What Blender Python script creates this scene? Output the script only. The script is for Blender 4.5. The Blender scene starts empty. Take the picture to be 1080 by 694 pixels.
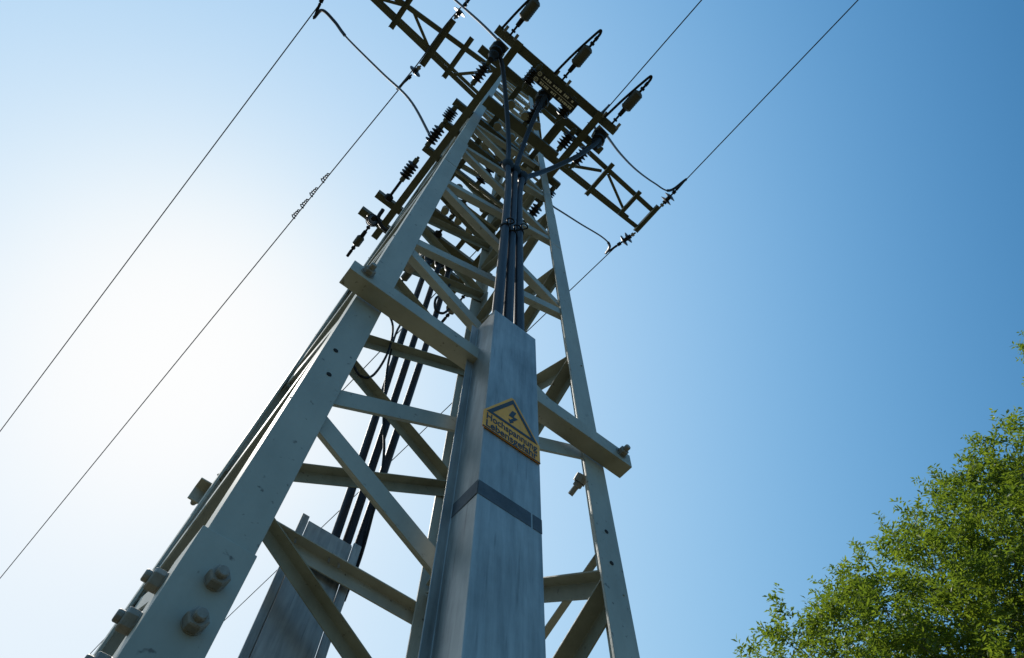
import bpy, bmesh, math, random
from mathutils import Vector, Matrix
random.seed(7)
V = Vector
scn = bpy.context.scene
COL = scn.collection

# ------------------------------------------------------------------ camera
CAM = V((-0.5477, -1.3290, 1.5704))
RX = V((0.7803382, -0.6246963, 0.0287534))
UP = V((-0.5712421, -0.6933476, 0.4392626))
FW = V((0.2544697, 0.3591985, 0.8978984))
FPX = 727.755
cd = bpy.data.cameras.new('camera')
cam = bpy.data.objects.new('camera', cd)
COL.objects.link(cam)
M3 = Matrix((RX, UP, -FW)).transposed()
cam.matrix_world = Matrix.Translation(CAM) @ M3.to_4x4()
cd.sensor_fit = 'HORIZONTAL'; cd.sensor_width = 36.0
cd.lens = FPX / 1080 * 36
cd.clip_start = 0.02; cd.clip_end = 5000
scn.camera = cam

# ------------------------------------------------------------------ light
SUN_DIR = V((-0.083, 0.609, 0.788)).normalized()
elev = math.asin(SUN_DIR.z)
azim = math.atan2(SUN_DIR.x, SUN_DIR.y)          # clockwise from +Y
w_ = bpy.data.worlds.new('World'); scn.world = w_
w_.use_nodes = True
nt = w_.node_tree; nt.nodes.clear()
sky = nt.nodes.new('ShaderNodeTexSky'); sky.sky_type = 'NISHITA'
sky.sun_disc = False
sky.sun_elevation = elev; sky.sun_rotation = azim
sky.altitude = 0; sky.air_density = 2.0; sky.dust_density = 0.2; sky.ozone_density = 1.0
bg = nt.nodes.new('ShaderNodeBackground'); bg.inputs['Strength'].default_value = 0.15
wo = nt.nodes.new('ShaderNodeOutputWorld')
# air grade: deepen the clear blue away from the sun and roll the bright halo off softly
sep = nt.nodes.new('ShaderNodeSeparateColor'); com = nt.nodes.new('ShaderNodeCombineColor')
nt.links.new(sky.outputs[0], sep.inputs[0])
def mth(op, a, b=None):
    n = nt.nodes.new('ShaderNodeMath'); n.operation = op
    for i, q in enumerate((a, b)):
        if q is None: continue
        if isinstance(q, (int, float)): n.inputs[i].default_value = q
        else: nt.links.new(q, n.inputs[i])
    return n.outputs[0]
EXPO = 0.5
wtc = nt.nodes.new('ShaderNodeTexCoord'); dot = nt.nodes.new('ShaderNodeVectorMath'); dot.operation = 'DOT_PRODUCT'
nt.links.new(wtc.outputs['Generated'], dot.inputs[0]); dot.inputs[1].default_value = tuple(SUN_DIR)
dsun = mth('MAXIMUM', dot.outputs['Value'], .44)              # nearness to the sun
halo = mth('POWER', dsun, 36.0)                                # tight bright halo round the sun
sxyz = nt.nodes.new('ShaderNodeSeparateXYZ'); nt.links.new(wtc.outputs['Generated'], sxyz.inputs[0])
low = mth('POWER', mth('SUBTRACT', 1.0, mth('MAXIMUM', sxyz.outputs[2], .45)), 2.0)   # paler air low in the sky
for i, (c, k1, k2, k3) in enumerate(((-4.119, 4.535, 1.074, 2.293), (-2.211, 2.931, 0.841, 1.542), (-1.294, 2.567, 0.279, 1.243))):
    e = mth('ADD', mth('ADD', mth('MULTIPLY', dsun, k1), mth('MULTIPLY', halo, k2)), mth('ADD', mth('MULTIPLY', low, k3), c + .04))
    y = mth('MULTIPLY', mth('MULTIPLY', mth('POWER', mth('MULTIPLY', sep.outputs[i], .1), .35), mth('EXPONENT', e)), -1.0)
    v = mth('MULTIPLY', mth('SUBTRACT', 1.0, mth('EXPONENT', y)), 1 / (.15 * 2 ** EXPO))
    nt.links.new(v, com.inputs[i])
nt.links.new(com.outputs[0], bg.inputs[0]); nt.links.new(bg.outputs[0], wo.inputs[0])

sl = bpy.data.lights.new('sun', 'SUN'); sl.energy = 4.0; sl.angle = math.radians(0.53)
sl.color = (1.0, 0.95, 0.87)
so = bpy.data.objects.new('sun', sl); COL.objects.link(so)
so.rotation_euler = SUN_DIR.to_track_quat('Z', 'Y').to_euler()
so.location = SUN_DIR * 60

scn.view_settings.view_transform = 'Standard'
scn.view_settings.look = 'None'
scn.view_settings.exposure = EXPO
scn.view_settings.gamma = 1.0
scn.view_settings.use_curve_mapping = False
scn.render.engine = 'CYCLES'
scn.cycles.sample_clamp_direct = 2.5

# ------------------------------------------------------------------ geometry of the mast
KT, W0, ZB = 0.02, 0.45, 3.35
def w(z): return W0 - KT * (z - ZB)
def ray(px, py):
    d = RX * ((px - 540) / FPX) + UP * (-(py - 347) / FPX) + FW
    return d.normalized()
def zpl(px, py, z):
    d = ray(px, py); return CAM + d * ((z - CAM.z) / d.z)

# ------------------------------------------------------------------ materials
def nodes_of(name):
    m = bpy.data.materials.new(name); m.use_nodes = True
    return m, m.node_tree, m.node_tree.nodes['Principled BSDF']
def N(t, kind, **kw):
    n = t.nodes.new(kind)
    for k, v in kw.items(): setattr(n, k, v)
    return n
def painted(name, c1, c2, rough=.45, metal=0.0, scale=9, streak=1.0, speck=None, bump=.05, rough2=None, detail=6):
    """surface with cloudy tone changes, vertical streaks and small specks, all in object space"""
    m, t, p = nodes_of(name)
    tc = N(t, 'ShaderNodeTexCoord'); mp = N(t, 'ShaderNodeMapping')
    mp.inputs['Scale'].default_value = (1, 1, 1 / streak)
    t.links.new(tc.outputs['Object'], mp.inputs[0])
    n1 = N(t, 'ShaderNodeTexNoise'); n1.inputs['Scale'].default_value = scale; n1.inputs['Detail'].default_value = detail
    n1.inputs['Roughness'].default_value = .62
    t.links.new(mp.outputs[0], n1.inputs['Vector'])
    r = N(t, 'ShaderNodeValToRGB')
    r.color_ramp.elements[0].position = .34; r.color_ramp.elements[1].position = .68
    r.color_ramp.elements[0].color = (*c1, 1); r.color_ramp.elements[1].color = (*c2, 1)
    t.links.new(n1.outputs['Fac'], r.inputs[0])
    col = r.outputs[0]
    if speck:
        v = N(t, 'ShaderNodeTexNoise'); v.inputs['Scale'].default_value = scale * 11; v.inputs['Detail'].default_value = 3
        t.links.new(tc.outputs['Object'], v.inputs['Vector'])
        r2 = N(t, 'ShaderNodeValToRGB'); r2.color_ramp.elements[0].position = .66; r2.color_ramp.elements[1].position = .74
        t.links.new(v.outputs['Fac'], r2.inputs[0])
        mx = N(t, 'ShaderNodeMix', data_type='RGBA')
        t.links.new(r2.outputs[0], mx.inputs[0]); t.links.new(col, mx.inputs[6]); mx.inputs[7].default_value = (*speck, 1)
        col = mx.outputs[2]
    d1 = N(t, 'ShaderNodeTexNoise'); d1.inputs['Scale'].default_value = scale * .35; d1.inputs['Detail'].default_value = 9; d1.inputs['Roughness'].default_value = .7
    mp2 = N(t, 'ShaderNodeMapping'); mp2.inputs['Location'].default_value = (3.1, 1.7, .4); mp2.inputs['Scale'].default_value = (1.6, 1.6, .5)
    t.links.new(tc.outputs['Object'], mp2.inputs[0]); t.links.new(mp2.outputs[0], d1.inputs['Vector'])
    d2 = N(t, 'ShaderNodeMapRange'); d2.inputs['From Min'].default_value = .48; d2.inputs['From Max'].default_value = .72; d2.inputs['To Max'].default_value = .55
    t.links.new(d1.outputs['Fac'], d2.inputs[0])
    d3 = N(t, 'ShaderNodeMix', data_type='RGBA', blend_type='MULTIPLY'); d3.inputs[7].default_value = (.52, .45, .36, 1)
    t.links.new(d2.outputs[0], d3.inputs[0]); t.links.new(col, d3.inputs[6]); col = d3.outputs[2]
    t.links.new(col, p.inputs['Base Color'])
    mr = N(t, 'ShaderNodeMapRange'); mr.inputs['To Min'].default_value = rough
    mr.inputs['To Max'].default_value = rough2 if rough2 else min(1, rough + .2)
    t.links.new(n1.outputs['Fac'], mr.inputs[0]); t.links.new(mr.outputs[0], p.inputs['Roughness'])
    p.inputs['Metallic'].default_value = metal
    n2 = N(t, 'ShaderNodeTexNoise'); n2.inputs['Scale'].default_value = 90; n2.inputs['Detail'].default_value = 4
    t.links.new(tc.outputs['Object'], n2.inputs['Vector'])
    b = N(t, 'ShaderNodeBump'); b.inputs['Strength'].default_value = bump; b.inputs['Distance'].default_value = .01
    t.links.new(n2.outputs['Fac'], b.inputs['Height']); t.links.new(b.outputs[0], p.inputs['Normal'])
    return m
def galvanised(name):
    """zinc sheet: long vertical streaks, thin scratches, pale spangle"""
    m, t, p = nodes_of(name)
    tc = N(t, 'ShaderNodeTexCoord')
    def noise(scale, vec, detail=6, rough=.6):
        mp = N(t, 'ShaderNodeMapping'); mp.inputs['Scale'].default_value = vec
        t.links.new(tc.outputs['Object'], mp.inputs[0])
        n = N(t, 'ShaderNodeTexNoise'); n.inputs['Scale'].default_value = scale; n.inputs['Detail'].default_value = detail
        n.inputs['Roughness'].default_value = rough
        t.links.new(mp.outputs[0], n.inputs['Vector']); return n
    a = noise(14, (1.6, 1.6, .16)); b = noise(60, (1, 1, .10), 4); c = noise(7, (1, 1, 1))
    s = noise(85, (1, 1, .045), 3, .6)
    r = N(t, 'ShaderNodeValToRGB'); r.color_ramp.elements[0].position = .3; r.color_ramp.elements[1].position = .72
    r.color_ramp.elements[0].color = (.115, .118, .114, 1); r.color_ramp.elements[1].color = (.50, .50, .48, 1)
    ad = N(t, 'ShaderNodeMath', operation='ADD'); ad2 = N(t, 'ShaderNodeMath', operation='ADD')
    ma = N(t, 'ShaderNodeMath', operation='MULTIPLY'); ma.inputs[1].default_value = .40
    mb_ = N(t, 'ShaderNodeMath', operation='MULTIPLY'); mb_.inputs[1].default_value = .32
    mc = N(t, 'ShaderNodeMath', operation='MULTIPLY'); mc.inputs[1].default_value = .30
    t.links.new(a.outputs['Fac'], ma.inputs[0]); t.links.new(b.outputs['Fac'], mb_.inputs[0]); t.links.new(c.outputs['Fac'], mc.inputs[0])
    t.links.new(ma.outputs[0], ad.inputs[0]); t.links.new(mb_.outputs[0], ad.inputs[1])
    t.links.new(ad.outputs[0], ad2.inputs[0]); t.links.new(mc.outputs[0], ad2.inputs[1])
    t.links.new(ad2.outputs[0], r.inputs[0])
    r2 = N(t, 'ShaderNodeValToRGB'); r2.color_ramp.elements[0].position = .60; r2.color_ramp.elements[1].position = .72
    t.links.new(s.outputs['Fac'], r2.inputs[0])
    mx = N(t, 'ShaderNodeMix', data_type='RGBA'); mx.inputs[7].default_value = (.07, .07, .07, 1)
    sc_ = N(t, 'ShaderNodeMath', operation='MULTIPLY'); sc_.inputs[1].default_value = .42
    t.links.new(r2.outputs[0], sc_.inputs[0]); t.links.new(sc_.outputs[0], mx.inputs[0]); t.links.new(r.outputs[0], mx.inputs[6])
    t.links.new(mx.outputs[2], p.inputs['Base Color'])
    mr = N(t, 'ShaderNodeMapRange'); mr.inputs['To Min'].default_value = .33; mr.inputs['To Max'].default_value = .52
    t.links.new(a.outputs['Fac'], mr.inputs[0]); t.links.new(mr.outputs[0], p.inputs['Roughness'])
    p.inputs['Metallic'].default_value = .52
    bp = N(t, 'ShaderNodeBump'); bp.inputs['Strength'].default_value = .12; bp.inputs['Distance'].default_value = .008
    t.links.new(ad2.outputs[0], bp.inputs['Height']); t.links.new(bp.outputs[0], p.inputs['Normal'])
    return m
def plain(name, c, rough=.5, metal=0.0):
    m, t, p = nodes_of(name)
    p.inputs['Base Color'].default_value = (*c, 1); p.inputs['Roughness'].default_value = rough
    p.inputs['Metallic'].default_value = metal
    return m
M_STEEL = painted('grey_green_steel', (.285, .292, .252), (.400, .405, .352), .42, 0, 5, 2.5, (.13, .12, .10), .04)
M_OLIVE = painted('olive_steel', (.185, .188, .140), (.265, .268, .205), .5, 0, 7, 2, (.11, .09, .07), .06)  # darker olive steel: rear and right braces, platform bearings and rods
M_ARM = painted('dark_green_steel', (.062, .070, .046), (.100, .108, .072), .5, 0, 7, 1, (.09, .07, .05), .06)
M_ZINC = galvanised('zinc_sheet')
M_BOLT = painted('zinc_bolt', (.19, .185, .165), (.29, .28, .25), .5, .1, 40, 1, (.10, .08, .06), .1)
M_CABLE = painted('black_cable_sheath', (.008, .010, .017), (.018, .021, .032), .42, 0, 20, 6, None, .05, .58)
for _m in (M_CABLE,): _m.node_tree.nodes['Principled BSDF'].inputs['Specular IOR Level'].default_value = .28
M_CORE = painted('black_rubber', (.006, .006, .007), (.013, .013, .015), .45, 0, 25, 1, None, .05)
M_CORE.node_tree.nodes['Principled BSDF'].inputs['Specular IOR Level'].default_value = .2
M_PORC = painted('brown_glazed_porcelain', (.012, .009, .009), (.022, .016, .015), .34, 0, 20, 1, None, .02, .45)
M_GREYPOLY = painted('grey_polymer', (.045, .047, .036), (.075, .077, .060), .5, 0, 20, 1, None, .04)
M_STRAP = painted('grey_strap', (.055, .063, .075), (.095, .105, .12), .5, .2, 25, 1, (.03, .03, .035), .06)
M_WIRE = painted('weathered_aluminium_wire', (.02, .022, .025), (.04, .042, .046), .55, 0, 30, 1, None, .05)
M_YEL = painted('sign_yellow', (.92, .38, .028), (.97, .44, .04), .42, 0, 22, 1, (.30, .19, .06), .04)
M_BLK = plain('sign_black', (.012, .012, .013), .45)
M_PALE = plain('faded_marking', (.62, .62, .55), .6)
M_DARK = plain('dark_plate', (.008, .009, .009), .7)
M_HOLE = plain('empty_bolt_hole', (.012, .012, .012), .9)

# ------------------------------------------------------------------ mesh helpers
class MB:
    def __init__(s): s.bm = bmesh.new()
    def prism(s, P0, P1, pts, u, v):
        """closed polygon pts (in u,v) swept from P0 to P1"""
        a = [s.bm.verts.new(P0 + u * x + v * y) for x, y in pts]
        b = [s.bm.verts.new(P1 + u * x + v * y) for x, y in pts]
        n = len(pts)
        s.bm.faces.new(a); s.bm.faces.new(b)
        for i in range(n):
            s.bm.faces.new((a[i], a[(i + 1) % n], b[(i + 1) % n], b[i]))
        return s
    def frame(s, P0, P1, u, v=None):
        ax = (P1 - P0).normalized(); u = (u - ax * u.dot(ax)).normalized()
        c = ax.cross(u)
        if v is not None and c.dot(v) < 0: c = -c
        return u, c
    def lbar(s, P0, P1, u, v, a=.05, b=.05, t=.005):
        P0, P1 = V(P0), V(P1); u, v = s.frame(P0, P1, V(u), V(v))
        return s.prism(P0, P1, [(0, 0), (a, 0), (a, t), (t, t), (t, b), (0, b)], u, v)
    def ubar(s, P0, P1, u, v, a=.10, b=.05, t=.006):
        """channel: web of width a along u centred on the line, flanges along v"""
        P0, P1 = V(P0), V(P1); u, v = s.frame(P0, P1, V(u), V(v)); h = a / 2
        return s.prism(P0, P1, [(-h, 0), (h, 0), (h, b), (h - t, b), (h - t, t), (-h + t, t), (-h + t, b), (-h, b)], u, v)
    def bar(s, P0, P1, u, a, b):
        P0, P1 = V(P0), V(P1); u, v = s.frame(P0, P1, V(u)); a /= 2; b /= 2
        return s.prism(P0, P1, [(-a, -b), (a, -b), (a, b), (-a, b)], u, v)
    def poly(s, pts, t):
        """flat polygon (3d points) thickened by vector t"""
        a = [s.bm.verts.new(V(p)) for p in pts]; b = [s.bm.verts.new(V(p) + V(t)) for p in pts]
        n = len(pts); s.bm.faces.new(a); s.bm.faces.new(b)
        for i in range(n): s.bm.faces.new((a[i], a[(i + 1) % n], b[(i + 1) % n], b[i]))
        return s
    def lathe(s, P0, ax, prof, seg=16):
        """prof: list of (distance along ax, radius)"""
        P0, ax = V(P0), V(ax).normalized()
        r = V((1, 0, 0)) if abs(ax.x) < .9 else V((0, 1, 0))
        u = (r - ax * r.dot(ax)).normalized(); v = ax.cross(u); rings = []
        for d, rad in prof:
            rings.append([s.bm.verts.new(P0 + ax * d + (u * math.cos(2 * math.pi * k / seg) + v * math.sin(2 * math.pi * k / seg)) * max(rad, 1e-4)) for k in range(seg)])
        for A, B in zip(rings, rings[1:]):
            for k in range(seg): s.bm.faces.new((A[k], A[(k + 1) % seg], B[(k + 1) % seg], B[k]))
        s.bm.faces.new(rings[0]); s.bm.faces.new(rings[-1])
        return s
    def cyl(s, P0, P1, r, seg=12, r2=None):
        P0, P1 = V(P0), V(P1)
        return s.lathe(P0, P1 - P0, [(0, r), ((P1 - P0).length, r if r2 is None else r2)], seg)
    def tube(s, pts, r, seg=8, taper=None):
        pts = [V(p) for p in pts]; n = len(pts); rings = []
        t0 = (pts[1] - pts[0]).normalized(); ref = V((0, 0, 1)) if abs(t0.z) < .9 else V((1, 0, 0))
        u = (ref - t0 * ref.dot(t0)).normalized()
        for i, p in enumerate(pts):
            t = (pts[min(i + 1, n - 1)] - pts[max(i - 1, 0)]).normalized()
            u = (u - t * u.dot(t)).normalized(); v = t.cross(u)
            rr = r if taper is None else r + (taper - r) * i / (n - 1)
            rings.append([s.bm.verts.new(p + (u * math.cos(2 * math.pi * k / seg) + v * math.sin(2 * math.pi * k / seg)) * rr) for k in range(seg)])
        for A, B in zip(rings, rings[1:]):
            for k in range(seg): s.bm.faces.new((A[k], A[(k + 1) % seg], B[(k + 1) % seg], B[k]))
        s.bm.faces.new(rings[0]); s.bm.faces.new(rings[-1])
        return s
    def hexnut(s, P, ax, r=.013, h=.012, stud=.012, wash=1.18):
        P, ax = V(P), V(ax).normalized()
        s.lathe(P, ax, [(0, r * wash), (.0025, r * wash)], 18)          # washer
        s.lathe(P + ax * .0025, ax, [(0, r), (h * .85, r), (h, r * .86)], 6)
        s.lathe(P + ax * (h + .0025), ax, [(0, r * .55), (stud * .8, r * .55), (stud, r * .45)], 12)
        return s
    def build(s, name, mat, parent=None, origin=(0, 0, 0), bevel=0, smooth=False):
        bm = s.bm; o0 = V(origin)
        for vv in bm.verts: vv.co -= o0
        bmesh.ops.recalc_face_normals(bm, faces=bm.faces)
        me = bpy.data.meshes.new(name); bm.to_mesh(me); bm.free()
        if isinstance(mat, (list, tuple)):
            for x in mat: me.materials.append(x)
        else: me.materials.append(mat)
        if smooth:
            me.shade_smooth()
            me.set_sharp_from_angle(angle=math.radians(40))
        o = bpy.data.objects.new(name, me); COL.objects.link(o)
        if parent is not None: o.parent = parent
        else: o.location = o0
        if bevel:
            md = o.modifiers.new('edge', 'BEVEL'); md.width = bevel; md.segments = 2; md.limit_method = 'ANGLE'
            md.angle_limit = math.radians(40)
        return o
def thing(name, label, cat, loc=(0, 0, 0), group=None, kind=None):
    o = bpy.data.objects.new(name, None); COL.objects.link(o); o.location = loc
    o.empty_display_size = .1
    return tag(o, label, cat, group, kind)
def tag(o, label=None, cat=None, group=None, kind=None):
    if label: o['label'] = label
    if cat: o['category'] = cat
    if group: o['group'] = group
    if kind: o['kind'] = kind
    return o
def copy_tree(o, parent=None):
    c = o.copy(); COL.objects.link(c); c.parent = parent
    for ch in list(o.children): copy_tree(ch, c)
    return c
def spline(pts, n=8):
    """Catmull-Rom through pts"""
    P = [V(p) for p in pts]; P = [P[0] * 2 - P[1]] + P + [P[-1] * 2 - P[-2]]; out = []
    for i in range(1, len(P) - 2):
        for k in range(n):
            t = k / n; a, b, c, d = P[i - 1:i + 3]
            out.append(.5 * ((2 * b) + (c - a) * t + (2 * a - 5 * b + 4 * c - d) * t * t + (3 * b - a - 3 * c + d) * t ** 3))
    out.append(P[-2]); return out

# ------------------------------------------------------------------ ground
def ground():
    bm = bmesh.new(); bmesh.ops.create_grid(bm, x_segments=60, y_segments=60, size=1500)
    for v in bm.verts:
        d = math.hypot(v.co.x, v.co.y)
        v.co.z = 0 if d < 60 else .8 * math.sin(v.co.x * .011) * math.sin(v.co.y * .013 + 1)
    me = bpy.data.meshes.new('ground'); bm.to_mesh(me); bm.free()
    m, t, p = nodes_of('dry_grass_ground')
    tc = N(t, 'ShaderNodeTexCoord'); n = N(t, 'ShaderNodeTexNoise'); n.inputs['Scale'].default_value = .8; n.inputs['Detail'].default_value = 10
    t.links.new(tc.outputs['Object'], n.inputs['Vector'])
    r = N(t, 'ShaderNodeValToRGB'); r.color_ramp.elements[0].position = .35; r.color_ramp.elements[1].position = .7
    r.color_ramp.elements[0].color = (.034, .036, .012, 1); r.color_ramp.elements[1].color = (.085, .066, .030, 1)
    t.links.new(n.outputs['Fac'], r.inputs[0]); t.links.new(r.outputs[0], p.inputs['Base Color'])
    p.inputs['Roughness'].default_value = .95
    me.materials.append(m); o = bpy.data.objects.new('ground', me); COL.objects.link(o); o['kind'] = 'structure'
ground()

# ------------------------------------------------------------------ lattice mast
mast = thing('lattice_pylon', 'tall grey green steel lattice pylon with bolted angle braces and a crossarm at its top', 'pylon')
ZTOP = 11.72
def corner(sx, sy, z, out=0.0): return V((sx * (w(z) + out), sy * (w(z) + out), z))
def leg(sx, sy):
    m = MB(); u, v = V((-sx, 0, 0)), V((0, -sy, 0))
    def seg(z0, z1, out, a, t):
        m.lbar(corner(sx, sy, z0, out), corner(sx, sy, z1, out), u, v, a, a, t)
    seg(0, 2.345, .0085, .092, .0165)
    seg(2.3, 5.28, 0, .081, .0078)
    seg(5.287, 5.98, .0, .081, .0078)
    seg(5.987, ZTOP, -.001, .070, .007)
    return m.build('leg', M_STEEL, mast, bevel=.0015)
for sx, sy in ((-1, -1), (1, -1), (1, 1), (-1, 1)): leg(sx, sy)
A = [.55, 1.68, 2.79, 3.92, 4.91, 5.9, 6.85, 7.75, 8.6, 9.45, 10.3, 11.1]
B = [1.12, 2.25, 3.36, 4.40, 5.42, 6.38, 7.3, 8.2, 9.03, 9.87, 10.7, 11.5]
faces = [  # normal axis, sign, tangent from A side to B side
    (V((0, -1, 0)), V((1, 0, 0)), 0.0),      # front: A on the left leg
    (V((1, 0, 0)), V((0, 1, 0)), .02),       # right side: A on the front leg
    (V((0, 1, 0)), V((-1, 0, 0)), .055),      # rear
    (V((-1, 0, 0)), V((0, -1, 0)), .06)]
for nrm, tan, dz in faces:
    nodes = []
    for a, b in zip(A, B): nodes += [(-1, a + dz), (1, b + dz)]
    for i, ((s0, z0), (s1, z1)) in enumerate(zip(nodes, nodes[1:])):
        z0 += .015 if z1 > z0 else -.015; z1 += -.015 if z1 > z0 else .015
        up = V((0, 0, 1)); off = .0085 + (.0055 if i % 2 else 0)
        size = .050 if z0 < 6.9 else .044
        def pt(s, z):
            return nrm * (w(z) - off) + tan * (s * (w(z) - .022)) + V((0, 0, z + size * .55))
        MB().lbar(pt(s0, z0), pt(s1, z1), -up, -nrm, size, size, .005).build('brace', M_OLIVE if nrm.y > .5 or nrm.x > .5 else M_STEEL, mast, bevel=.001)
# thin flat stay inside the right side
MB().lbar(V((w(3) + .012, -.43, 3.0)), V((w(2.6) + .012, .43, 2.62)), V((0, 0, 1)), V((-1, 0, 0)), .022, .022, .004).build('stay', M_STEEL, mast)
# leg bolts of the splice: seen on the front and on the left side of the near leg
def leg_bolt(P, ax, r=.0165):
    return MB().hexnut(P, ax, r, .017, .009, .98).build('bolt', M_BOLT, mast, bevel=.0007)
for x, z in ((-.425, 2.268), (-.424, 2.195), (-.428, 2.10)):
    leg_bolt((x, -w(z) - .0085, z), (0, -1, 0))
for y, z in ((-.425, 2.27), (-.425, 2.20), (-.425, 2.13), (-.425, 2.06)):
    leg_bolt((-w(z) - .0085, y, z), (-1, 0, 0), .0165)
def hole(x, z):
    MB().cyl((x, -w(z) - .0004, z), (x, -w(z) - .0016, z), .0062, 14).build('bolt_hole', M_HOLE, mast)
for x, z in ((.418, 2.981), (.419, 2.868), (-.43, 2.984), (-.418, 2.883)): hole(x, z)

MB().bar((-.09, -w(6) - .035, 6.0), (.12, -w(6) - .035, 6.0), (0, 0, 1), .05, .02).build('cable_bracket', M_CORE, mast)
# crossarm ---------------------------------------------------------
ZA = 11.6
m = MB()
for sx in (-1, 1):
    tipr, tipf = (.06, -.10) if sx < 0 else (.19, -.20)
    m.lbar((sx * .0, .26, ZA), (sx * 2.74, tipr, ZA), (0, -1, 0), (0, 0, 1), .065, .065, .007)
    m.lbar((sx * .0, -.30, ZA), (sx * 2.74, tipf, ZA), (0, 1, 0), (0, 0, 1), .065, .065, .007)
    m.lbar((sx * .0, .245, ZA + .42), (sx * 2.5, tipr - .02, ZA + .08), (0, -1, 0), (0, 0, 1), .05, .05, .006)
arm = m.build('crossarm', M_ARM, mast)
def crosspiece(x, y0, y1, wd=.07, z=ZA - .012):
    MB().lbar((x - wd / 2, y0, z), (x - wd / 2, y1, z), (1, 0, 0), (0, 0, -1), wd, wd * .75, .007).build('cross_piece', M_ARM, arm)
for sx in (-1, 1):
    for x, y0, y1 in ((.84, -.38, .27), (1.165, -.40, .33), (1.76, -.32, .27), (2.34, -.27, .19), (2.70, -.28, .22)):
        sh = -.06 if sx < 0 and x > 1.7 else 0
        crosspiece(sx * x, y0 + sh * -1, y1 + sh, .085 if x in (2.70, 1.165) else .07)
def diag(x0, y0, x1, y1):
    MB().lbar((x0, y0, ZA + .012), (x1, y1, ZA + .012), (1, 0, 0), (0, 0, 1), .04, .04, .005).build('arm_brace', M_ARM, arm)
for sx in (-1, 1):
    diag(sx * .36, -.25, sx * .80, .17); diag(sx * 1.2, .13, sx * 1.70, -.15); diag(sx * 1.80, -.14, sx * 2.32, .10)

# ------------------------------------------------------------------ clamped angle bars at 3.3 m
def clamp_bar(y, s, label):
    t = thing('clamp_bar', label, 'steel bar', (0, y, ZB), 'angle bars clamped across the mast')
    o = V((0, y, ZB))
    yl = s * (w(3.3) + .0015)
    zb, vz = (3.285, 1) if s < 0 else (3.358, -1)
    dp = .057 if s < 0 else .05
    xl = -.51 if s < 0 else -.488
    MB().lbar((xl, yl + s * dp, zb), (.515, yl + s * dp, zb), (0, -s, 0), (0, 0, vz), dp - .0015, .060, .006).build('bar', M_STEEL, t, o, bevel=.0015)
    for x in (-.462, .475):
        MB().hexnut((x, yl + s * dp, 3.322), (0, s, 0), .017, .016, .016).build('bolt', M_BOLT, t, o, bevel=.0008)
    hx = .378 if s < 0 else -.36
    hy = yl - s * .022
    m = MB(); m.tube([(hx, hy, 3.20), (hx - .004, hy - s * .055, 3.172)], .0085, 10)
    m.cyl((hx, hy, 3.21), (hx - .001, hy - s * .018, 3.195), .019, 10)
    m.hexnut((hx - .001, hy - s * .016, 3.192), (0, -s, -.5), .015, .012, .004)
    m.build('hook_bolt', M_BOLT, t, o)
    return t
clamp_bar(-.50, -1, 'grey angle bar clamped across the front of the pylon behind the zinc cover')
tb = clamp_bar(.50, 1, 'dark angle bar clamped across the far side of the pylon by the distant cover')
for x in (-.155, -.115, .02, .06):
    MB().cyl((x, .475, 3.351), (x + .002, .475, 3.330), .0038, 8).build('pin', M_BOLT, tb, V((0, .50, ZB)))

# ------------------------------------------------------------------ zinc cable covers
def cover(s, x0, x1, off0, off1, ztop, label):
    t = thing('cable_cover', label, 'cable cover', (0, s * (w(0) + off0), 0), 'zinc cable covers')
    o = V(t.location); m = MB(); fl = .022; th = .003
    pts = [(x0 - fl, off0), (x0, off0), (x0 + .001, off1), (x1 - .001, off1), (x1, off0), (x1 + fl, off0),
           (x1 + fl, off0 - th), (x1 - th, off0 - th), (x1 - .001 - th, off1 - th), (x0 + .001 + th, off1 - th), (x0 + th, off0 - th), (x0 - fl, off0 - th)]
    a = [m.bm.verts.new(V((x, s * (w(0) + q), 0))) for x, q in pts]
    b = [m.bm.verts.new(V((x, s * (w(ztop) + q), ztop))) for x, q in pts]
    n = len(pts); m.bm.faces.new(a); m.bm.faces.new(b)
    for i in range(n): m.bm.faces.new((a[i], a[(i + 1) % n], b[(i + 1) % n], b[i]))
    m.build('channel', M_ZINC, t, o, bevel=.0022)
    return t
cv = cover(-1, -.079, .086, .036, .122, 3.52, 'tall zinc sheet cable cover carrying the yellow warning sign')
def strap(x0, x1, z0, z1, side=False):
    o = V(cv.location); m = MB()
    def q(x, z, d): return V((x, -(w(z) + .122 + d), z))
    if not side:
        m.poly([q(x0, z0, .0003), q(x1, z0, .0003), q(x1, z1, .0003), q(x0, z1, .0003)], (0, -.0004, 0))
    else:
        xs = -.079 - .0003
        m.poly([V((xs, -(w(z0) + .122), z0)), V((xs, -(w(z0) + .038), z0)), V((xs, -(w(z1) + .038), z1)), V((xs, -(w(z1) + .122), z1))], (-.0004, 0, 0))
    return m.build('strap', M_STRAP, cv, o)
strap(-.078, .056, 2.630, 2.672); strap(.061, .085, 2.630, 2.672); strap(0, 0, 2.630, 2.672, True)
o = V(cv.location)
MB().hexnut((-.091, -(w(3.33) + .0365), 3.33), (0, -1, 0), .006, .005, .004).build('screw', M_BOLT, cv, o)
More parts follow.
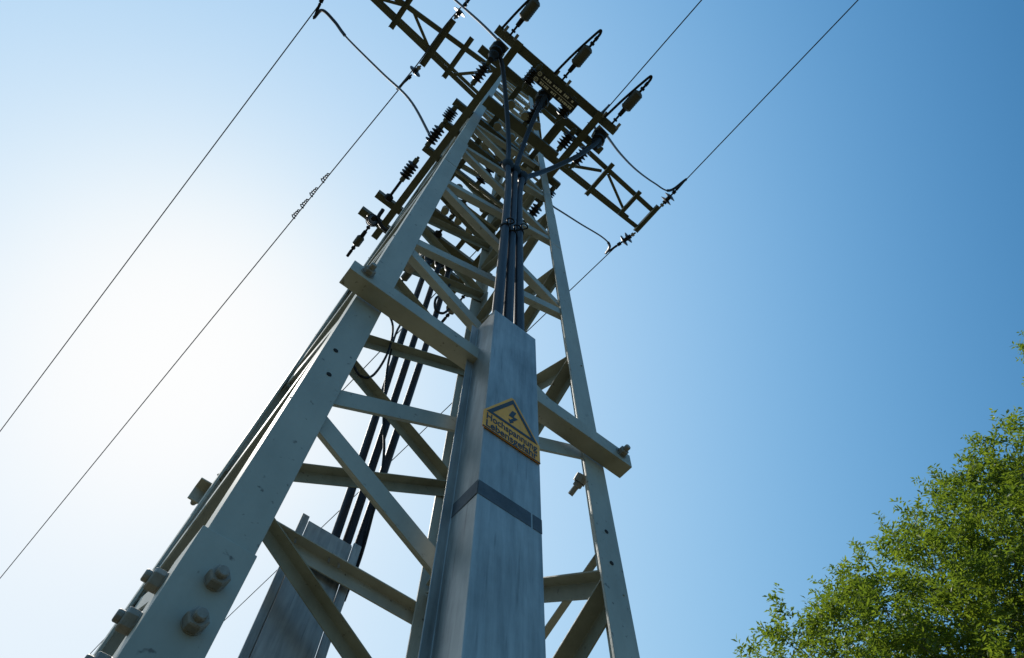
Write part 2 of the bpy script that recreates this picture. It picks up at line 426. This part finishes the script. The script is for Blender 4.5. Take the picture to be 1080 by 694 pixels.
# rear cover, back plate towards the mast
rv = thing('cable_cover', 'second zinc cable cover on the far side of the pylon below three cables', 'cable cover', (0, w(0) + .07, 0), 'zinc cable covers')
o = V(rv.location)
def rear_plate(name, x0, x1, d0, d1, zt, z0=0):
    m = MB(); f = lambda x, d, z: V((x, w(z) + d, z))
    m.poly([f(x0, d0, z0), f(x1, d0, z0), f(x1, d0, zt), f(x0, d0, zt)], (0, d1 - d0, 0))
    return m.build(name, M_ZINC, rv, o, bevel=.0015)
rear_plate('back_plate', -.086, .100, .072, .076, 3.50)
rear_plate('flange', -.118, -.090, .068, .0765, 3.514)
rear_plate('flange', .104, .136, .068, .0765, 3.515)
rear_plate('side_plate', -.090, -.0865, .0775, .17, 3.50)
rear_plate('side_plate', .1005, .104, .0775, .17, 3.50)
rear_plate('front_plate', -.090, .104, .171, .174, 3.50)

# ------------------------------------------------------------------ warning sign
sg = thing('warning_sign', 'yellow high voltage warning sign with black lightning triangle on the zinc cover', 'sign', (0, -(w(2.93) + .124), 2.93))
o = V(sg.location)
XL, XR, ZL, ZU, ZP = -.0845, .0835, 2.858, 2.926, 3.060
def sf(x, z, d): return V((x, -(w(z) + .122 + d), z))
XM = (XL + XR) / 2
MB().poly([sf(XL, ZL, .0015), sf(XR, ZL, .0015), sf(XR, ZU, .0015), sf(XM + .005, ZP, .0015), sf(XM - .005, ZP, .0015), sf(XL, ZU, .0015)], (0, -.0022, 0)).build('plate', M_YEL, sg, o, bevel=.0006)
m = MB()
def strip(a, b, c, d):
    m.poly([sf(*a, .0041), sf(*b, .0041), sf(*c, .0041), sf(*d, .0041)], (0, -.0004, 0))
oL, oR, oT = (XL + .0075, ZU + .001), (XR - .0075, ZU + .001), (XM, ZP - .007)
def inset(k):
    cx, cz = XM, ZU + .001 + (oT[1] - oL[1]) / 3
    return [(cx + (x - cx) * k, cz + (z - cz) * k) for x, z in (oL, oR, oT)]
O_, I_ = inset(1), inset(.76)
for i in range(3):
    j = (i + 1) % 3; strip(O_[i], O_[j], I_[j], I_[i])
m.build('triangle', M_BLK, sg, o)
cz = ZU + .044
def bolt_poly():
    k = .0175
    pts = [(-.10, 1.75), (.62, 1.75), (.18, .42), (.92, .42), (-.02, -1.0), (.22, -1.0), (-.42, -1.75), (-.72, -.78), (-.42, -.86), (.10, -.02), (-.72, -.02)]
    return [sf(XM + x * k, cz + z * k, .0041) for x, z in pts]
MB().poly(bolt_poly(), (0, -.0004, 0)).build('lightning_bolt', M_BLK, sg, o)
def text_mesh(txt, width, height, x, z, name):
    cu = bpy.data.curves.new(name, 'FONT'); cu.body = txt; cu.size = 1; cu.align_x = 'LEFT'; cu.offset = .02; cu.extrude = 0.004
    ob = bpy.data.objects.new(name, cu); COL.objects.link(ob)
    dg = bpy.context.evaluated_depsgraph_get(); dg.update()
    me = bpy.data.meshes.new_from_object(ob.evaluated_get(dg))
    bpy.data.objects.remove(ob); bpy.data.curves.remove(cu)
    xs = [v.co.x for v in me.vertices]; x0, x1 = min(xs), max(xs)
    sxk = width / (x1 - x0)
    for v in me.vertices:
        X = x + (v.co.x - x0) * sxk; Z = z + v.co.y * height; D = .0042 + v.co.z * .03
        v.co = sf(X, Z, D) - o
    me.materials.clear(); me.materials.append(M_BLK)
    for p in me.polygons: p.material_index = 0
    q = bpy.data.objects.new('lettering', me); COL.objects.link(q); q.parent = sg
    return q
text_mesh('Hochspannung', .150, .036, XL + .009, ZU - .029, 'lettering')
text_mesh('Lebensgefahr', .150, .036, XL + .009, ZU - .059, 'lettering')
MB().poly([sf(XL, ZL + .0003, .0041), sf(XR, ZL + .0003, .0041), sf(XR, ZL + .004, .0041), sf(XL, ZL + .004, .0041)], (0, -.0004, 0)).build('edge_shadow', M_BLK, sg, o)  # black strip painted in as shadow along the plate's lower edge

# ------------------------------------------------------------------ switch platform at 7.2 m
ZP_ = 7.2
plat = thing('switch_platform', 'dark olive steel platform frame bolted round the pylon head below the crossarm', 'platform', (0, 0, ZP_))
o = V((0, 0, ZP_))
def pbar(P0, P1, a=.065, name='beam', h=.06):
    P0, P1 = V(P0), V(P1); d = (P1 - P0).normalized(); s = V((0, 0, 1)).cross(d)
    m = MB(); m.lbar(P0 - s * a / 2, P1 - s * a / 2, s, (0, 0, 1), a, h, .006)
    m.build(name, M_ARM, plat, o)
XB = w(ZP_) + .038
for sx in (-1, 1):
    pbar((sx * XB, -1.0, ZP_), (sx * XB, 1.0, ZP_), .06)
for y, x, a in ((-.955, .61, .068), (-.765, .625, .06), (-.50, .36, .085), (-.325, .545, .055), (-.14, .525, .055), (.12, .525, .055), (.32, .36, .07), (.50, .36, .07), (.69, .61, .06), (.90, .64, .065)):
    pbar((-x, y, ZP_ + .068 if abs(y) > .6 or x > .5 else ZP_ + .005), (x, y, ZP_ + .068 if abs(y) > .6 or x > .5 else ZP_ + .005), a)
for x in (-.2, .22):
    pbar((x, -.92, ZP_ + .14), (x, .86, ZP_ + .14), .045)
for x in (-.12, .02, .14):
    for y in (-.60, -.40, -.22, .20, .42):
        MB().cyl((x + y * .1, y, ZP_ - .012), (x + y * .1, y, ZP_ + .06), .033, 12).build('bearing', M_OLIVE, plat, o)
for y in (-.28, -.06, .08, .26):                                  # operating rods
    MB().tube([(-.36, y, ZP_ - .05), (.36, y, ZP_ - .05)], .011, 8).build('rod', M_OLIVE, plat, o)

# ------------------------------------------------------------------ insulators and arresters
def ribbed(m, P, ax, L, r0, r1, n):
    prof = [(0, r0 * .8)]
    for i in range(n):
        a = L * (i + .15) / n; b = L * (i + .5) / n; c = L * (i + .62) / n; d = L * (i + .95) / n
        prof += [(a, r0), (b, r1), (c, r1), (d, r0)]
    prof += [(L, r0 * .8)]
    m.lathe(P, ax, prof, 18)
def post_insulator():
    t = thing('post_insulator', 'x', 'insulator')
    m = MB(); ribbed(m, (0, -.075, 0), (0, 1, 0), .15, .024, .05, 5); m.build('ribbed_body', M_PORC, t, smooth=True)
    for q in (-1, 1):
        MB().lathe((0, q * .074, 0), (0, q, 0), [(0, .021), (.04, .021), (.041, .012), (.062, .012)], 12).build('end_cap', M_ARM, t, smooth=True)
    return t
P0 = post_insulator(); first = True
side = {-.51: 'left', 0.0: 'middle', .51: 'right'}
rows = [(-.64, 'on the near edge of the platform behind the front beam'), (-.235, 'second row from the near edge of the platform'), (-.03, 'in the middle row over the pylon head'), (.335, 'in the row just past the pylon head')]
for x in (-.51, 0.0, .51):
    for y, wh in rows:
        t = P0 if first else copy_tree(P0); first = False
        sc = .62 if y == -.235 else 1.0
        t.location = (x, y, ZP_ + .03); t.scale = (1, sc, 1)
        t['label'] = 'dark ribbed insulator ' + wh + ', ' + side[x] + ' pole'
        t['group'] = 'post insulators of the switch'
for x, y in ((-.185, -.865), (.17, -.845), (.33, -.67)):
    t = copy_tree(P0); t.location = (x, y, ZP_ - .02); t.scale = (1.1, .85, 1.1)
    t['label'] = {-.185: 'black finned insulator left of the name plate under the front beam', .17: 'black finned insulator at the right end of the name plate', .33: 'black finned insulator near the right platform beam'}[x]
    t['group'] = 'finned insulators under the front beam'
# rods linking the poles
for x in (-.51, 0, .51):
    MB().tube(spline([(x, .44, ZP_ + .03), (x, .54, ZP_ + .02), (x, .66, ZP_ + .03)], 5), .012, 8).lathe((x, .60, ZP_ + .03), (0, 1, 0), [(0, .012), (.015, .034), (.05, .036), (.065, .012)], 12).build('contact_arm', M_CORE, plat, o)

def termination():
    t = thing('cable_termination', 'x', 'cable termination')
    m = MB(); m.lathe((0, 0, 0), (0, .45, -.9), [(-.04, .02), (0, .05), (.02, .055), (.05, .035), (.08, .05), (.095, .05), (.11, .03), (.14, .042), (.15, .042), (.17, .026), (.21, .022)], 16)
    m.build('bell', M_CORE, t, smooth=True)
    m = MB(); m.bar((-.05, -.02, .03), (.06, -.01, .03), (0, 0, 1), .02, .05); m.cyl((.05, .02, -.02), (.05, .05, -.08), .012, 8); m.cyl((-.045, .0, .02), (-.045, .05, -.05), .014, 8)
    m.build('lug', M_BOLT, t)
    return t
T0 = termination(); first = True
for ysign, place in ((-1, 'near'), (1, 'far')):
    for x in (-.51, -.02, .51):
        t = T0 if first else copy_tree(T0); first = False
        t.location = (x, ysign * (.875 if abs(x) > .1 else .82), ZP_ - .01)
        if ysign > 0: t.rotation_euler = (0, 0, math.pi)
        t['label'] = 'black cable end bell under the %s beam of the platform, %s cable' % (place, 'left' if x < -.1 else 'right' if x > .1 else 'middle')
        t['group'] = 'cable end bells'

def arrester(lead):
    """a grey surge arrester pointing away from the mast along -y; the near ones carry a hairpin lead"""
    t = thing('surge_arrester', 'x', 'surge arrester')
    d = V((0, -1, 0)); P = V((0, 0, 0)); k = 1 if lead else .62
    m = MB(); r = .044 * (1 if lead else .8)
    m.lathe(P + d * .145, d, [(0, .018), (.006, r * .75), (.018, r)] + [q for i in range(7) for q in ((.025 + i * .017 * k, r), (.032 + i * .017 * k, r * .94))] + [(.150 * k, r), (.165 * k, r * .7), (.172 * k, .014)], 18)
    m.build('body', M_GREYPOLY, t, smooth=True)
    MB().lathe(P, d, [(0, .008), (.035, .008), (.036, .018), (.05, .018), (.051, .009), (.085, .009), (.086, .017), (.15, .019)], 12).build('stud', M_CORE, t, smooth=True)
    e = .145 + .17 * k
    MB().lathe(P + d * e, d, [(0, .010), (.02, .010), (.021, .018), (.04, .018), (.041, .010), (.06, .010), (.061, .014), (.09 if lead else .13, .013)], 10).build('top_stud', M_CORE, t, smooth=True)
    if lead:
        L = spline([P + d * (e + .05), P + d * (e + .115) + V((0, 0, .004)), P + d * (e + .138) + V((-.012, 0, .008)), P + d * (e + .10) + V((-.024, 0, .008)), P + d * .2 + V((-.058, 0, .0)), P + d * .0 + V((-.078, 0, 0))], 6)
        MB().tube(L, .010, 8).build('lead', M_CORE, t, smooth=True)
    return t
for ysign, place in ((-1, 'front'), (1, 'rear')):
    A0 = arrester(ysign < 0); first = True
    for x in (-.50, .01, .525):
        t = A0 if first else copy_tree(A0); first = False
        t.location = (x, ysign * (.985 if ysign < 0 else .932), ZP_ + (-.02 if ysign < 0 else .06))
        t.rotation_euler = (0, 0, math.pi if ysign > 0 else .02)
        t['label'] = ('grey surge arrester with hairpin lead on the near edge of the platform, %s one' if ysign < 0 else 'small grey surge arrester on the far edge of the platform, %s one') % ('left' if x < -.1 else 'right' if x > .1 else 'middle')
        t['group'] = 'surge arresters on the platform'
# small studs on the front beam
for x in (-.55, -.455, -.05, .065, .44, .58):
    MB().cyl((x, -.98, ZP_ + .0), (x, -1.03, ZP_ + .0), .012, 8).build('stud', M_BOLT, plat, o)
# name plate, too far to read: pale worn marks
npl = thing('name_plate', 'dark plate with two rows of worn pale marks under the front beam', 'plate', (0, -.90, ZP_ - .09))
o2 = V(npl.location)
MB().poly([(-.185, -.945, ZP_ - .092), (.215, -.945, ZP_ - .092), (.215, -.855, ZP_ - .092), (-.185, -.855, ZP_ - .092)], (0, 0, -.005)).build('plate', M_DARK, npl, o2)
m = MB()
rnd = random.Random(3)
for row in (-.925, -.878):
    m2 = MB()
    for k in range(18):
        a0, a1 = 2 * math.pi * k / 18, 2 * math.pi * (k + 1) / 18
        c = V((-.158, row, ZP_ - .0978))
        f = lambda a, r: c + V((math.cos(a) * r, math.sin(a) * r, 0))
        m.poly([f(a0, .013), f(a1, .013), f(a1, .017), f(a0, .017)], (0, 0, -.001))
    for dx in (-.006, .003):
        m.poly([(-.158 + dx, row - .010, ZP_ - .0978), (-.158 + dx + .003, row - .010, ZP_ - .0978), (-.158 + dx + .003, row + .010, ZP_ - .0978), (-.158 + dx, row + .010, ZP_ - .0978)], (0, 0, -.001))
    x = -.12
    while x < .19:
        ww = rnd.uniform(.008, .018)
        if rnd.random() < .85:
            hh = rnd.uniform(.008, .012)
            m.poly([(x, row - hh, ZP_ - .0978), (x + ww, row - hh, ZP_ - .0978), (x + ww, row + hh * .7, ZP_ - .0978), (x, row + hh * .7, ZP_ - .0978)], (0, 0, -.001))
        x += ww + rnd.uniform(.003, .008)
    m2.bm.free()
m.poly([(-.13, -.9035, ZP_ - .0978), (.2, -.9035, ZP_ - .0978), (.2, -.900, ZP_ - .0978), (-.13, -.900, ZP_ - .0978)], (0, 0, -.001))
m.build('markings', M_PALE, npl, o2)

# ------------------------------------------------------------------ power cables
def yf(z, d): return -(w(z) + d)
def power_cable(x_list, s, splay, cap, label, group, rs=.0185):
    """x_list: (x, z, offset from the face) of the sheath; splay: points of the core"""
    t = thing('power_cable', label, 'cable', (x_list[0][0], s * (w(x_list[0][1]) + x_list[0][2]), x_list[0][1]), group)
    o = V(t.location)
    pts = [V((x, s * (w(z) + d), z)) for x, z, d in x_list]
    sp = spline(pts, 8)
    MB().tube(sp, rs, 12).build('sheath', M_CABLE, t, o, smooth=True)
    e = pts[-1]; d = (sp[-1] - sp[-3]).normalized()
    MB().lathe(e - d * .05, d, [(0, rs * 1.02), (.02, rs * 1.7), (.07, rs * 2.15), (.10, rs * 2.05), (.13, rs * 1.4), (.16, rs * .8)], 14).build('breakout_cap', M_CORE, t, o, smooth=True)
    core = spline([e + d * .05] + [V(p) for p in splay], 8)
    MB().tube(core, rs * .92, 10).build('core', M_CABLE, t, o, smooth=True)
    for z in cap:
        i = min(range(len(sp)), key=lambda k: abs(sp[k].z - z)); p = sp[i]; q = (sp[i + 1] - sp[i - 1]).normalized()
        m = MB(); m.lathe(p - q * .012, q, [(0, rs * 1.02), (.004, rs * 1.28), (.02, rs * 1.28), (.024, rs * 1.02)], 14)
        m.tube(spline([p + V((.0, s * rs * 1.1, 0)), p + V((.018, s * (rs + .022), .008)), p + V((.0, s * (rs + .034), 0)), p + V((-.018, s * (rs + .022), -.008)), p + V((0, s * rs * 1.1, 0))], 4), .0035, 6)
        m.build('cable_tie', M_CORE, t, o, smooth=True)
    return t
FR = 'cables rising from the front cover'
power_cable([(-.046, 3.2, .085), (-.044, 3.6, .085), (-.036, 4.6, .075), (-.036, 5.4, .07), (-.05, 5.93, .065)], -1,
            [(-.09, -.50, 6.35), (-.24, -.64, 6.75), (-.42, -.80, 7.05), (-.505, -.845, 7.13)], (4.58,), 'black cable rising from the front cover, leftmost, bending to the left bell', FR)
power_cable([(.0, 3.2, .085), (.0, 3.6, .085), (.008, 4.6, .07), (.012, 5.4, .065), (.012, 5.95, .06)], -1,
            [(.015, -.50, 6.35), (-.0, -.60, 6.70), (-.02, -.76, 7.0), (-.025, -.83, 7.1)], (4.62,), 'black cable rising from the front cover, middle one, running straight up', FR)
power_cable([(.046, 3.2, .085), (.046, 3.6, .085), (.05, 4.6, .07), (.052, 5.4, .06), (.075, 5.97, .055)], -1,
            [(.13, -.45, 6.16), (.25, -.52, 6.45), (.40, -.68, 6.75), (.50, -.82, 7.02), (.512, -.86, 7.12)], (4.66,), 'black cable rising from the front cover, rightmost, sweeping out to the right bell', FR)
RR = 'cables rising from the far cover'
power_cable([(.035, 3.2, .12), (.035, 3.6, .10), (-.03, 5.2, .04), (-.05, 6.1, .03)], 1,
            [(-.16, .50, 6.35), (-.33, .66, 6.75), zpl(424, 246, 7.0), zpl(407, 243, 7.0), zpl(399, 231, 7.05), zpl(404, 221, 7.13)], (4.3,), 'dark cable rising from the far cover, leftmost, looping out past the far leg', RR)
power_cable([(.085, 3.2, .12), (.085, 3.6, .10), (.045, 5.2, .04), (.03, 6.15, .03)], 1,
            [(.02, .48, 6.5), (-.01, .68, 6.9), (-.02, .84, 7.12)], (4.3,), 'dark cable rising from the far cover, middle one', RR)
power_cable([(.135, 3.2, .12), (.135, 3.6, .10), (.125, 5.2, .04), (.11, 6.2, .03)], 1,
            [(.18, .48, 6.5), (.38, .70, 6.9), (.51, .85, 7.12)], (4.3,), 'dark cable rising from the far cover, rightmost', RR)
def small_wire(name, label, pts, r=.006):
    o = V(pts[0]); t = MB().tube(spline(pts, 8), r, 8).build(name, M_CORE, None, o, smooth=True)
    tag(t, label, 'wire', 'earth wires inside the mast')
small_wire('earth_wire', 'thin black wire hanging in a loop beside the far cables under the front bar', [(-.20, .36, 4.95), (-.12, .37, 4.85), (-.09, .37, 4.6), (-.11, .38, 4.35), (-.17, .38, 4.28), (-.24, .38, 4.36)])
small_wire('earth_wire', 'thin black wire running down along the far cables', [(.06, .42, 5.3), (-.07, .40, 5.0), (-.06, .41, 4.6), (.01, .42, 4.2), (.09, .44, 3.9), (.15, .53, 3.55), (.15, .56, 3.3)])
small_wire('earth_wire', 'short black wire looping below the round fitting inside the pylon', [(.16, .33, 5.40), (.12, .33, 5.27), (.07, .33, 5.25), (.05, .33, 5.38), (.09, .34, 5.55), (.12, .35, 5.75)], .008)
for (x, y, z), lb in (((.165, .345, 5.42), 'round dark fitting hanging below a brace beside the wire loop'), ((-.17, .345, 5.55), 'round dark fitting beside the inner edge of the near leg')):
    t = MB().lathe((x, y, z + .04), (0, -.3, -1), [(0, .012), (.02, .014), (.025, .03), (.05, .034), (.06, .02)], 14).build('fitting', M_BOLT, None, (x, y, z), smooth=True)
    tag(t, lb, 'fitting', 'round fittings inside the mast')

# ------------------------------------------------------------------ overhead line
def tension_set(name_lb, P, d, group='tension insulators on the crossarm', discs=2, L=.34):
    """short disc insulator string from the crossarm along d, with a dead-end clamp"""
    P, d = V(P), V(d).normalized()
    t = thing('tension_insulator', name_lb, 'insulator', P, group)
    m = MB(); m.cyl(P, P + d * L * .25, .014, 8); m.cyl(P + d * L * .1, P + d * L * .2, .03, 10)
    m.build('shackle', M_BOLT, t, P, smooth=True)
    m = MB()
    prof = [(0, .03), (.02, .035)]
    for i in range(discs):
        q = .03 + i * (L * .45 / discs); prof += [(q, .03), (q + .012, .092), (q + .02, .092), (q + .045, .032)]
    m.lathe(P + d * L * .25, d, prof, 16); m.build('discs', M_PORC, t, P, smooth=True)
    m = MB(); m.cyl(P + d * L * .68, P + d * (L + .02), .013, 8); m.cyl(P + d * L * .8, P + d * L * .95, .028, 10); m.cyl(P + d * L, P + d * (L + .22), .020, 8, .011)
    m.build('dead_end_clamp', M_CORE, t, P, smooth=True)
    return P + d * (L + .2)
def conductor(label, P, far, length=85, r=.0078, sag=.0):
    P, far = V(P), V(far); d = (far - P).normalized()
    pts = []
    for k in range(31):
        s = length * (k / 30) ** 1.6
        pts.append(P + d * s + V((0, 0, -sag * s * (1 - s / (2.2 * length)) * 0)))
    t = MB().tube(pts, r, 8).build('conductor', M_WIRE, None, P, smooth=True)
    return tag(t, label, 'power line', 'overhead conductors')
Z1 = ZA - .1
ends = {}
def line(key, P, px_near, px_far, zfar, lb_ins, lb_wire, discs=2, L=.34):
    Pn = zpl(*px_near, Z1 + .02); P = V(P); d = Pn - P
    e = tension_set(lb_ins, P, d, discs=discs, L=L)
    far = zpl(*px_far, zfar); conductor(lb_wire, e - d.normalized() * .2, far); ends[key] = e
    return e
line('w1', (-2.69, .20, Z1), (334, 12), (0, 455), 11.3, 'disc insulator at the far side of the left crossarm tip at the top edge', 'upper left overhead wire ending at the left crossarm tip')
line('w2', (-1.17, .33, Z1), (434, 79), (0, 610), 11.3, 'rod insulator behind the inner left cross piece', 'lower left overhead wire carrying the spiral bird markers', discs=1, L=.26)
line('w3', (2.69, .22, Z1), (655, 256), (235, 656), 11.3, 'disc insulator at the far side of the right crossarm tip', 'overhead wire passing behind the mast from the right crossarm tip')
line('w4', (1.17, .30, Z1), (575, 190), (110, 674), 11.3, 'rod insulator behind the inner right cross piece hidden by the platform', 'thin far wire crossing behind the cables and the lower left of the pylon', discs=1, L=.26)
line('f3', (2.70, -.28, Z1), (706, 208), (905, 0), 11.45, 'disc insulator at the near side of the right crossarm tip', 'overhead wire leaving the right crossarm tip towards the top right')
line('f4', (1.17, -.42, Z1), (642, 111), (740, 0), 11.45, 'rod insulator in front of the inner right cross piece', 'overhead wire rising to the top edge above the right surge arrester', discs=1, L=.26)
line('f2', (-1.16, -.42, Z1), (483, 15), (491, 0), 11.4, 'rod insulator in front of the inner left cross piece', 'overhead wire leaving the inner left cross piece at the top edge', discs=1, L=.26)
line('f1', (-2.70, -.22, Z1), (383, -62), (420, -110), 11.45, 'disc insulator at the near side of the left crossarm tip', 'overhead wire leaving the left crossarm tip above the picture')
# bird markers on w2
wp0 = ends['w2']; wp1 = zpl(0, 610, 11.3); dw = (wp1 - wp0).normalized()
def marker(s, label):
    c = wp0 + dw * s; side = dw.cross(V((0, 0, 1))).normalized(); upv = side.cross(dw)
    pts = [c + dw * (k / 20 * .16 - .08) + (side * math.cos(k * 1.3) + upv * math.sin(k * 1.3)) * (.012 + .024 * k / 20) for k in range(21)]
    t = MB().tube(pts, .009, 6).build('bird_marker', M_CORE, None, c, smooth=True)
    tag(t, label, 'bird marker', 'bird markers on the lower left wire')
def s_of(px):
    d = ray(*px); a = d; b = dw; r0 = wp0 - CAM
    k = a.dot(b); return (k * a.dot(r0) - b.dot(r0)) / (1 - k * k)
for px, lb in (((343, 187), 'spiral bird marker nearest the pylon on the lower left wire'), ((331, 202), 'spiral bird marker second from the pylon on the lower left wire'), ((321, 214), 'spiral bird marker third from the pylon on the lower left wire'), ((312, 225), 'spiral bird marker farthest from the pylon on the lower left wire')):
    marker(s_of(px), lb)
# jumpers
def jumper(label, P, pix, Q, r=.011, thick=None):
    """P and Q are ends, pix = [(px, py, z)] points between"""
    pts = ([V(P)] if P is not None else []) + [zpl(a, b, z) for a, b, z in pix] + ([V(Q)] if Q is not None else [])
    sp = spline(pts, 8)
    t = MB().tube(sp, r, 8).build('jumper_wire', M_WIRE, None, pts[0], smooth=True)
    tag(t, label, 'jumper wire', 'jumper wires from the crossarm to the switch')
    if thick: MB().tube(sp[:thick], r * 1.8, 8).build('sleeve', M_CORE, t, pts[0], smooth=True)
jumper('black jumper wire from the left crossarm tip down to the left switch pole', ends['w1'], [(340, 11, 11.45), (353, 23, 11.2), (366, 40, 10.7), (402, 76, 9.4), (432, 105, 8.3)], (-.51, .02, 7.26), .012, 24)
jumper('black jumper wire from the near left tip down to the left cable bell', ends['f1'], [(452, -26, 9.6), (480, 0, 8.6), (507, 24, 7.8)], (-.52, -.90, 7.23), .011)
jumper('black jumper wire sagging from the right tip down to the right cable bell', ends['f3'], [(706, 201, 11.3), (690, 193, 10.9), (672, 180, 9.8), (655, 163, 8.5)], (.53, -.90, 7.2), .011, 10)
jumper('black jumper wire from the far right tip passing behind the right leg', ends['w3'], [(643, 259, 11.35), (635, 250, 11.1), (612, 236, 10.5), (585, 219, 9.6), (556, 203, 8.6)], (.51, .75, 7.3), .011, 12)
jumper('thin jumper wire running beside the inner left cross piece', ends['w2'], [(440, 68, 11.35), (455, 47, 11.35), (472, 24, 11.35)], ends['f2'], .008)
jumper('short jumper wire from the inner right wire down to the middle cable bell', ends['f4'], [(628, 122, 10.2), (612, 112, 9.0), (596, 102, 8.0)], (.0, -.92, 7.22), .008)

# ------------------------------------------------------------------ tree
def leaf_material():
    m, t, p = nodes_of('foliage')
    oi = N(t, 'ShaderNodeTexCoord'); n = N(t, 'ShaderNodeTexNoise'); n.inputs['Scale'].default_value = 5; n.inputs['Detail'].default_value = 12; n.inputs['Roughness'].default_value = .8
    t.links.new(oi.outputs['Object'], n.inputs['Vector'])
    r = N(t, 'ShaderNodeValToRGB'); r.color_ramp.elements[0].position = .35; r.color_ramp.elements[1].position = .68
    r.color_ramp.elements[0].color = (.020, .045, .008, 1); r.color_ramp.elements[1].color = (.19, .235, .035, 1)
    t.links.new(n.outputs['Fac'], r.inputs[0])
    t.links.new(r.outputs[0], p.inputs['Base Color']); p.inputs['Roughness'].default_value = .55; p.inputs['Specular IOR Level'].default_value = .4
    tr = N(t, 'ShaderNodeBsdfTranslucent')
    hs = N(t, 'ShaderNodeHueSaturation'); hs.inputs['Value'].default_value = 2.1; hs.inputs['Saturation'].default_value = 1.1
    t.links.new(r.outputs[0], hs.inputs['Color']); t.links.new(hs.outputs[0], tr.inputs['Color'])
    mx = N(t, 'ShaderNodeMixShader'); mx.inputs[0].default_value = .42
    out = t.nodes['Material Output']
    t.links.new(p.outputs[0], mx.inputs[1]); t.links.new(tr.outputs[0], mx.inputs[2]); t.links.new(mx.outputs[0], out.inputs[0])
    return m
M_LEAF = leaf_material()
M_BARK = painted('bark', (.06, .05, .035), (.15, .125, .09), .85, 0, 12, 4, None, .4)
def tree():
    rnd = random.Random(11)
    base = V((8.9, 1.6, 0))
    t = thing('leafy_tree', 'tall bushy green tree with small narrow leaves at the lower right', 'tree', base)
    top = base + V((.1, .0, 4.6))
    MB().tube(spline([base, base + V((.08, -.05, 1.5)), base + V((-.03, .05, 3.0)), top], 6), .20, 14, .11).build('trunk', M_BARK, t, base, smooth=True)
    # lobes: (px, py, horizontal distance, radius)
    L = []
    for px, py, D, r in ((820, 740, 9.0, .62), (860, 690, 8.8, .62), (905, 640, 8.8, .62), (950, 622, 9.2, .70), (990, 570, 9.0, .65), (940, 690, 8.2, .7),
                         (1010, 640, 8.4, .85), (1060, 560, 8.9, .75), (1040, 520, 9.6, .55), (1075, 490, 9.2, .50), (1090, 620, 8.3, .9), (1030, 720, 7.9, .85),
                         (1120, 540, 9.4, .9), (1150, 530, 10.0, .7), (1110, 700, 8.6, 1.0), (960, 760, 8.0, .8), (1190, 650, 9.6, 1.1), (880, 780, 8.6, .75), (1060, 790, 8.6, 1.0),
                         (1098, 455, 9.9, .22), (1100, 372, 10.3, .16), (1230, 580, 10.2, 1.0)):
        px, py = (px + 4, py + 14) if px < 1000 else (px + 2, py + 4)
        d = ray(px, py); h = math.hypot(d.x, d.y); L.append((CAM + d * (D / h), r * 1.0))
    for k in range(16):                                     # far half of the crown
        a = rnd.uniform(-1.6, 1.6); q = rnd.uniform(.6, 2.6)
        L.append((base + V((1.4 + math.cos(a) * q, math.sin(a) * q, rnd.uniform(4.6, 7.2))), rnd.uniform(.8, 1.1)))
    bmb = MB()
    for c, r in L:                                          # limbs and thin branches
        s = base + V((.05, 0, rnd.uniform(2.8, 4.5)))
        midp = s.lerp(c, .5) + V((rnd.uniform(-.2, .2), rnd.uniform(-.2, .2), rnd.uniform(-.1, .35)))
        bmb.tube(spline([s, midp, c], 6), rnd.uniform(.03, .055), 7, .012)
        for k in range(7):
            u = V((rnd.gauss(0, 1), rnd.gauss(0, 1), rnd.gauss(.4, 1))).normalized()
            st = s.lerp(c, rnd.uniform(.6, .98)); bmb.tube([st, st.lerp(c + u * r * .9, .5) + V((0, 0, .05)), c + u * r * .95], .010, 5, .003)
    bmb.build('branches', M_BARK, t, base, smooth=True)
    verts, faces = [], []
    def leaf(p, d, nrm, l, wd):
        s = d.cross(nrm).normalized() * wd; b = p - base; i = len(verts)
        fold = nrm * wd * .5
        verts.extend([b, b + d * l * .45 + s + fold, b + d * l * .45 - s + fold, b + d * l, b + d * l * .45])
        faces.extend([(i, i + 1, i + 4), (i, i + 4, i + 2), (i + 1, i + 3, i + 4), (i + 4, i + 3, i + 2)])
    for c, r in L:
        for g in range(int(62 * r * r + 10)):
            u = V((rnd.gauss(0, 1), rnd.gauss(0, 1), rnd.gauss(.1, 1))).normalized()
            cc = c + u * r * rnd.choice((.45, .7, .85, 1.0, 1.0, 1.15))
            grow = (u + V((rnd.gauss(0, .3), rnd.gauss(0, .3), .35))).normalized()
            for k in range(rnd.randint(6, 11)):
                p = cc + V((rnd.gauss(0, .07), rnd.gauss(0, .07), rnd.gauss(0, .07)))
                d = (grow * .9 + V((rnd.gauss(0, .45), rnd.gauss(0, .45), rnd.gauss(0, .4)))).normalized()
                ln = rnd.uniform(.16, .36); nl = int(ln / .024)
                big = rnd.uniform(.75, 1.2)
                for j in range(nl):
                    f = j / nl
                    q = p + d * (f * ln) + V((0, 0, -.22 * f * f * ln))
                    sd = d.cross(V((rnd.gauss(0, .3), rnd.gauss(0, .3), 1))).normalized() * (1 if j % 2 else -1)
                    ld = (sd * .8 + d * .55 + V((rnd.gauss(0, .3), rnd.gauss(0, .3), rnd.gauss(-.25, .3)))).normalized()
                    nrm = (V((0, 0, 1)) + V((rnd.gauss(0, .6), rnd.gauss(0, .6), 0))).normalized()
                    nrm = (nrm - ld * nrm.dot(ld)).normalized()
                    leaf(q, ld, nrm, rnd.uniform(.055, .105) * big, rnd.uniform(.010, .018) * big)
    me = bpy.data.meshes.new('crown'); me.from_pydata([tuple(v) for v in verts], [], faces); me.update()
    me.materials.append(M_LEAF); ob = bpy.data.objects.new('crown', me); COL.objects.link(ob); ob.parent = t
    print('leaf faces', len(faces))
tree()
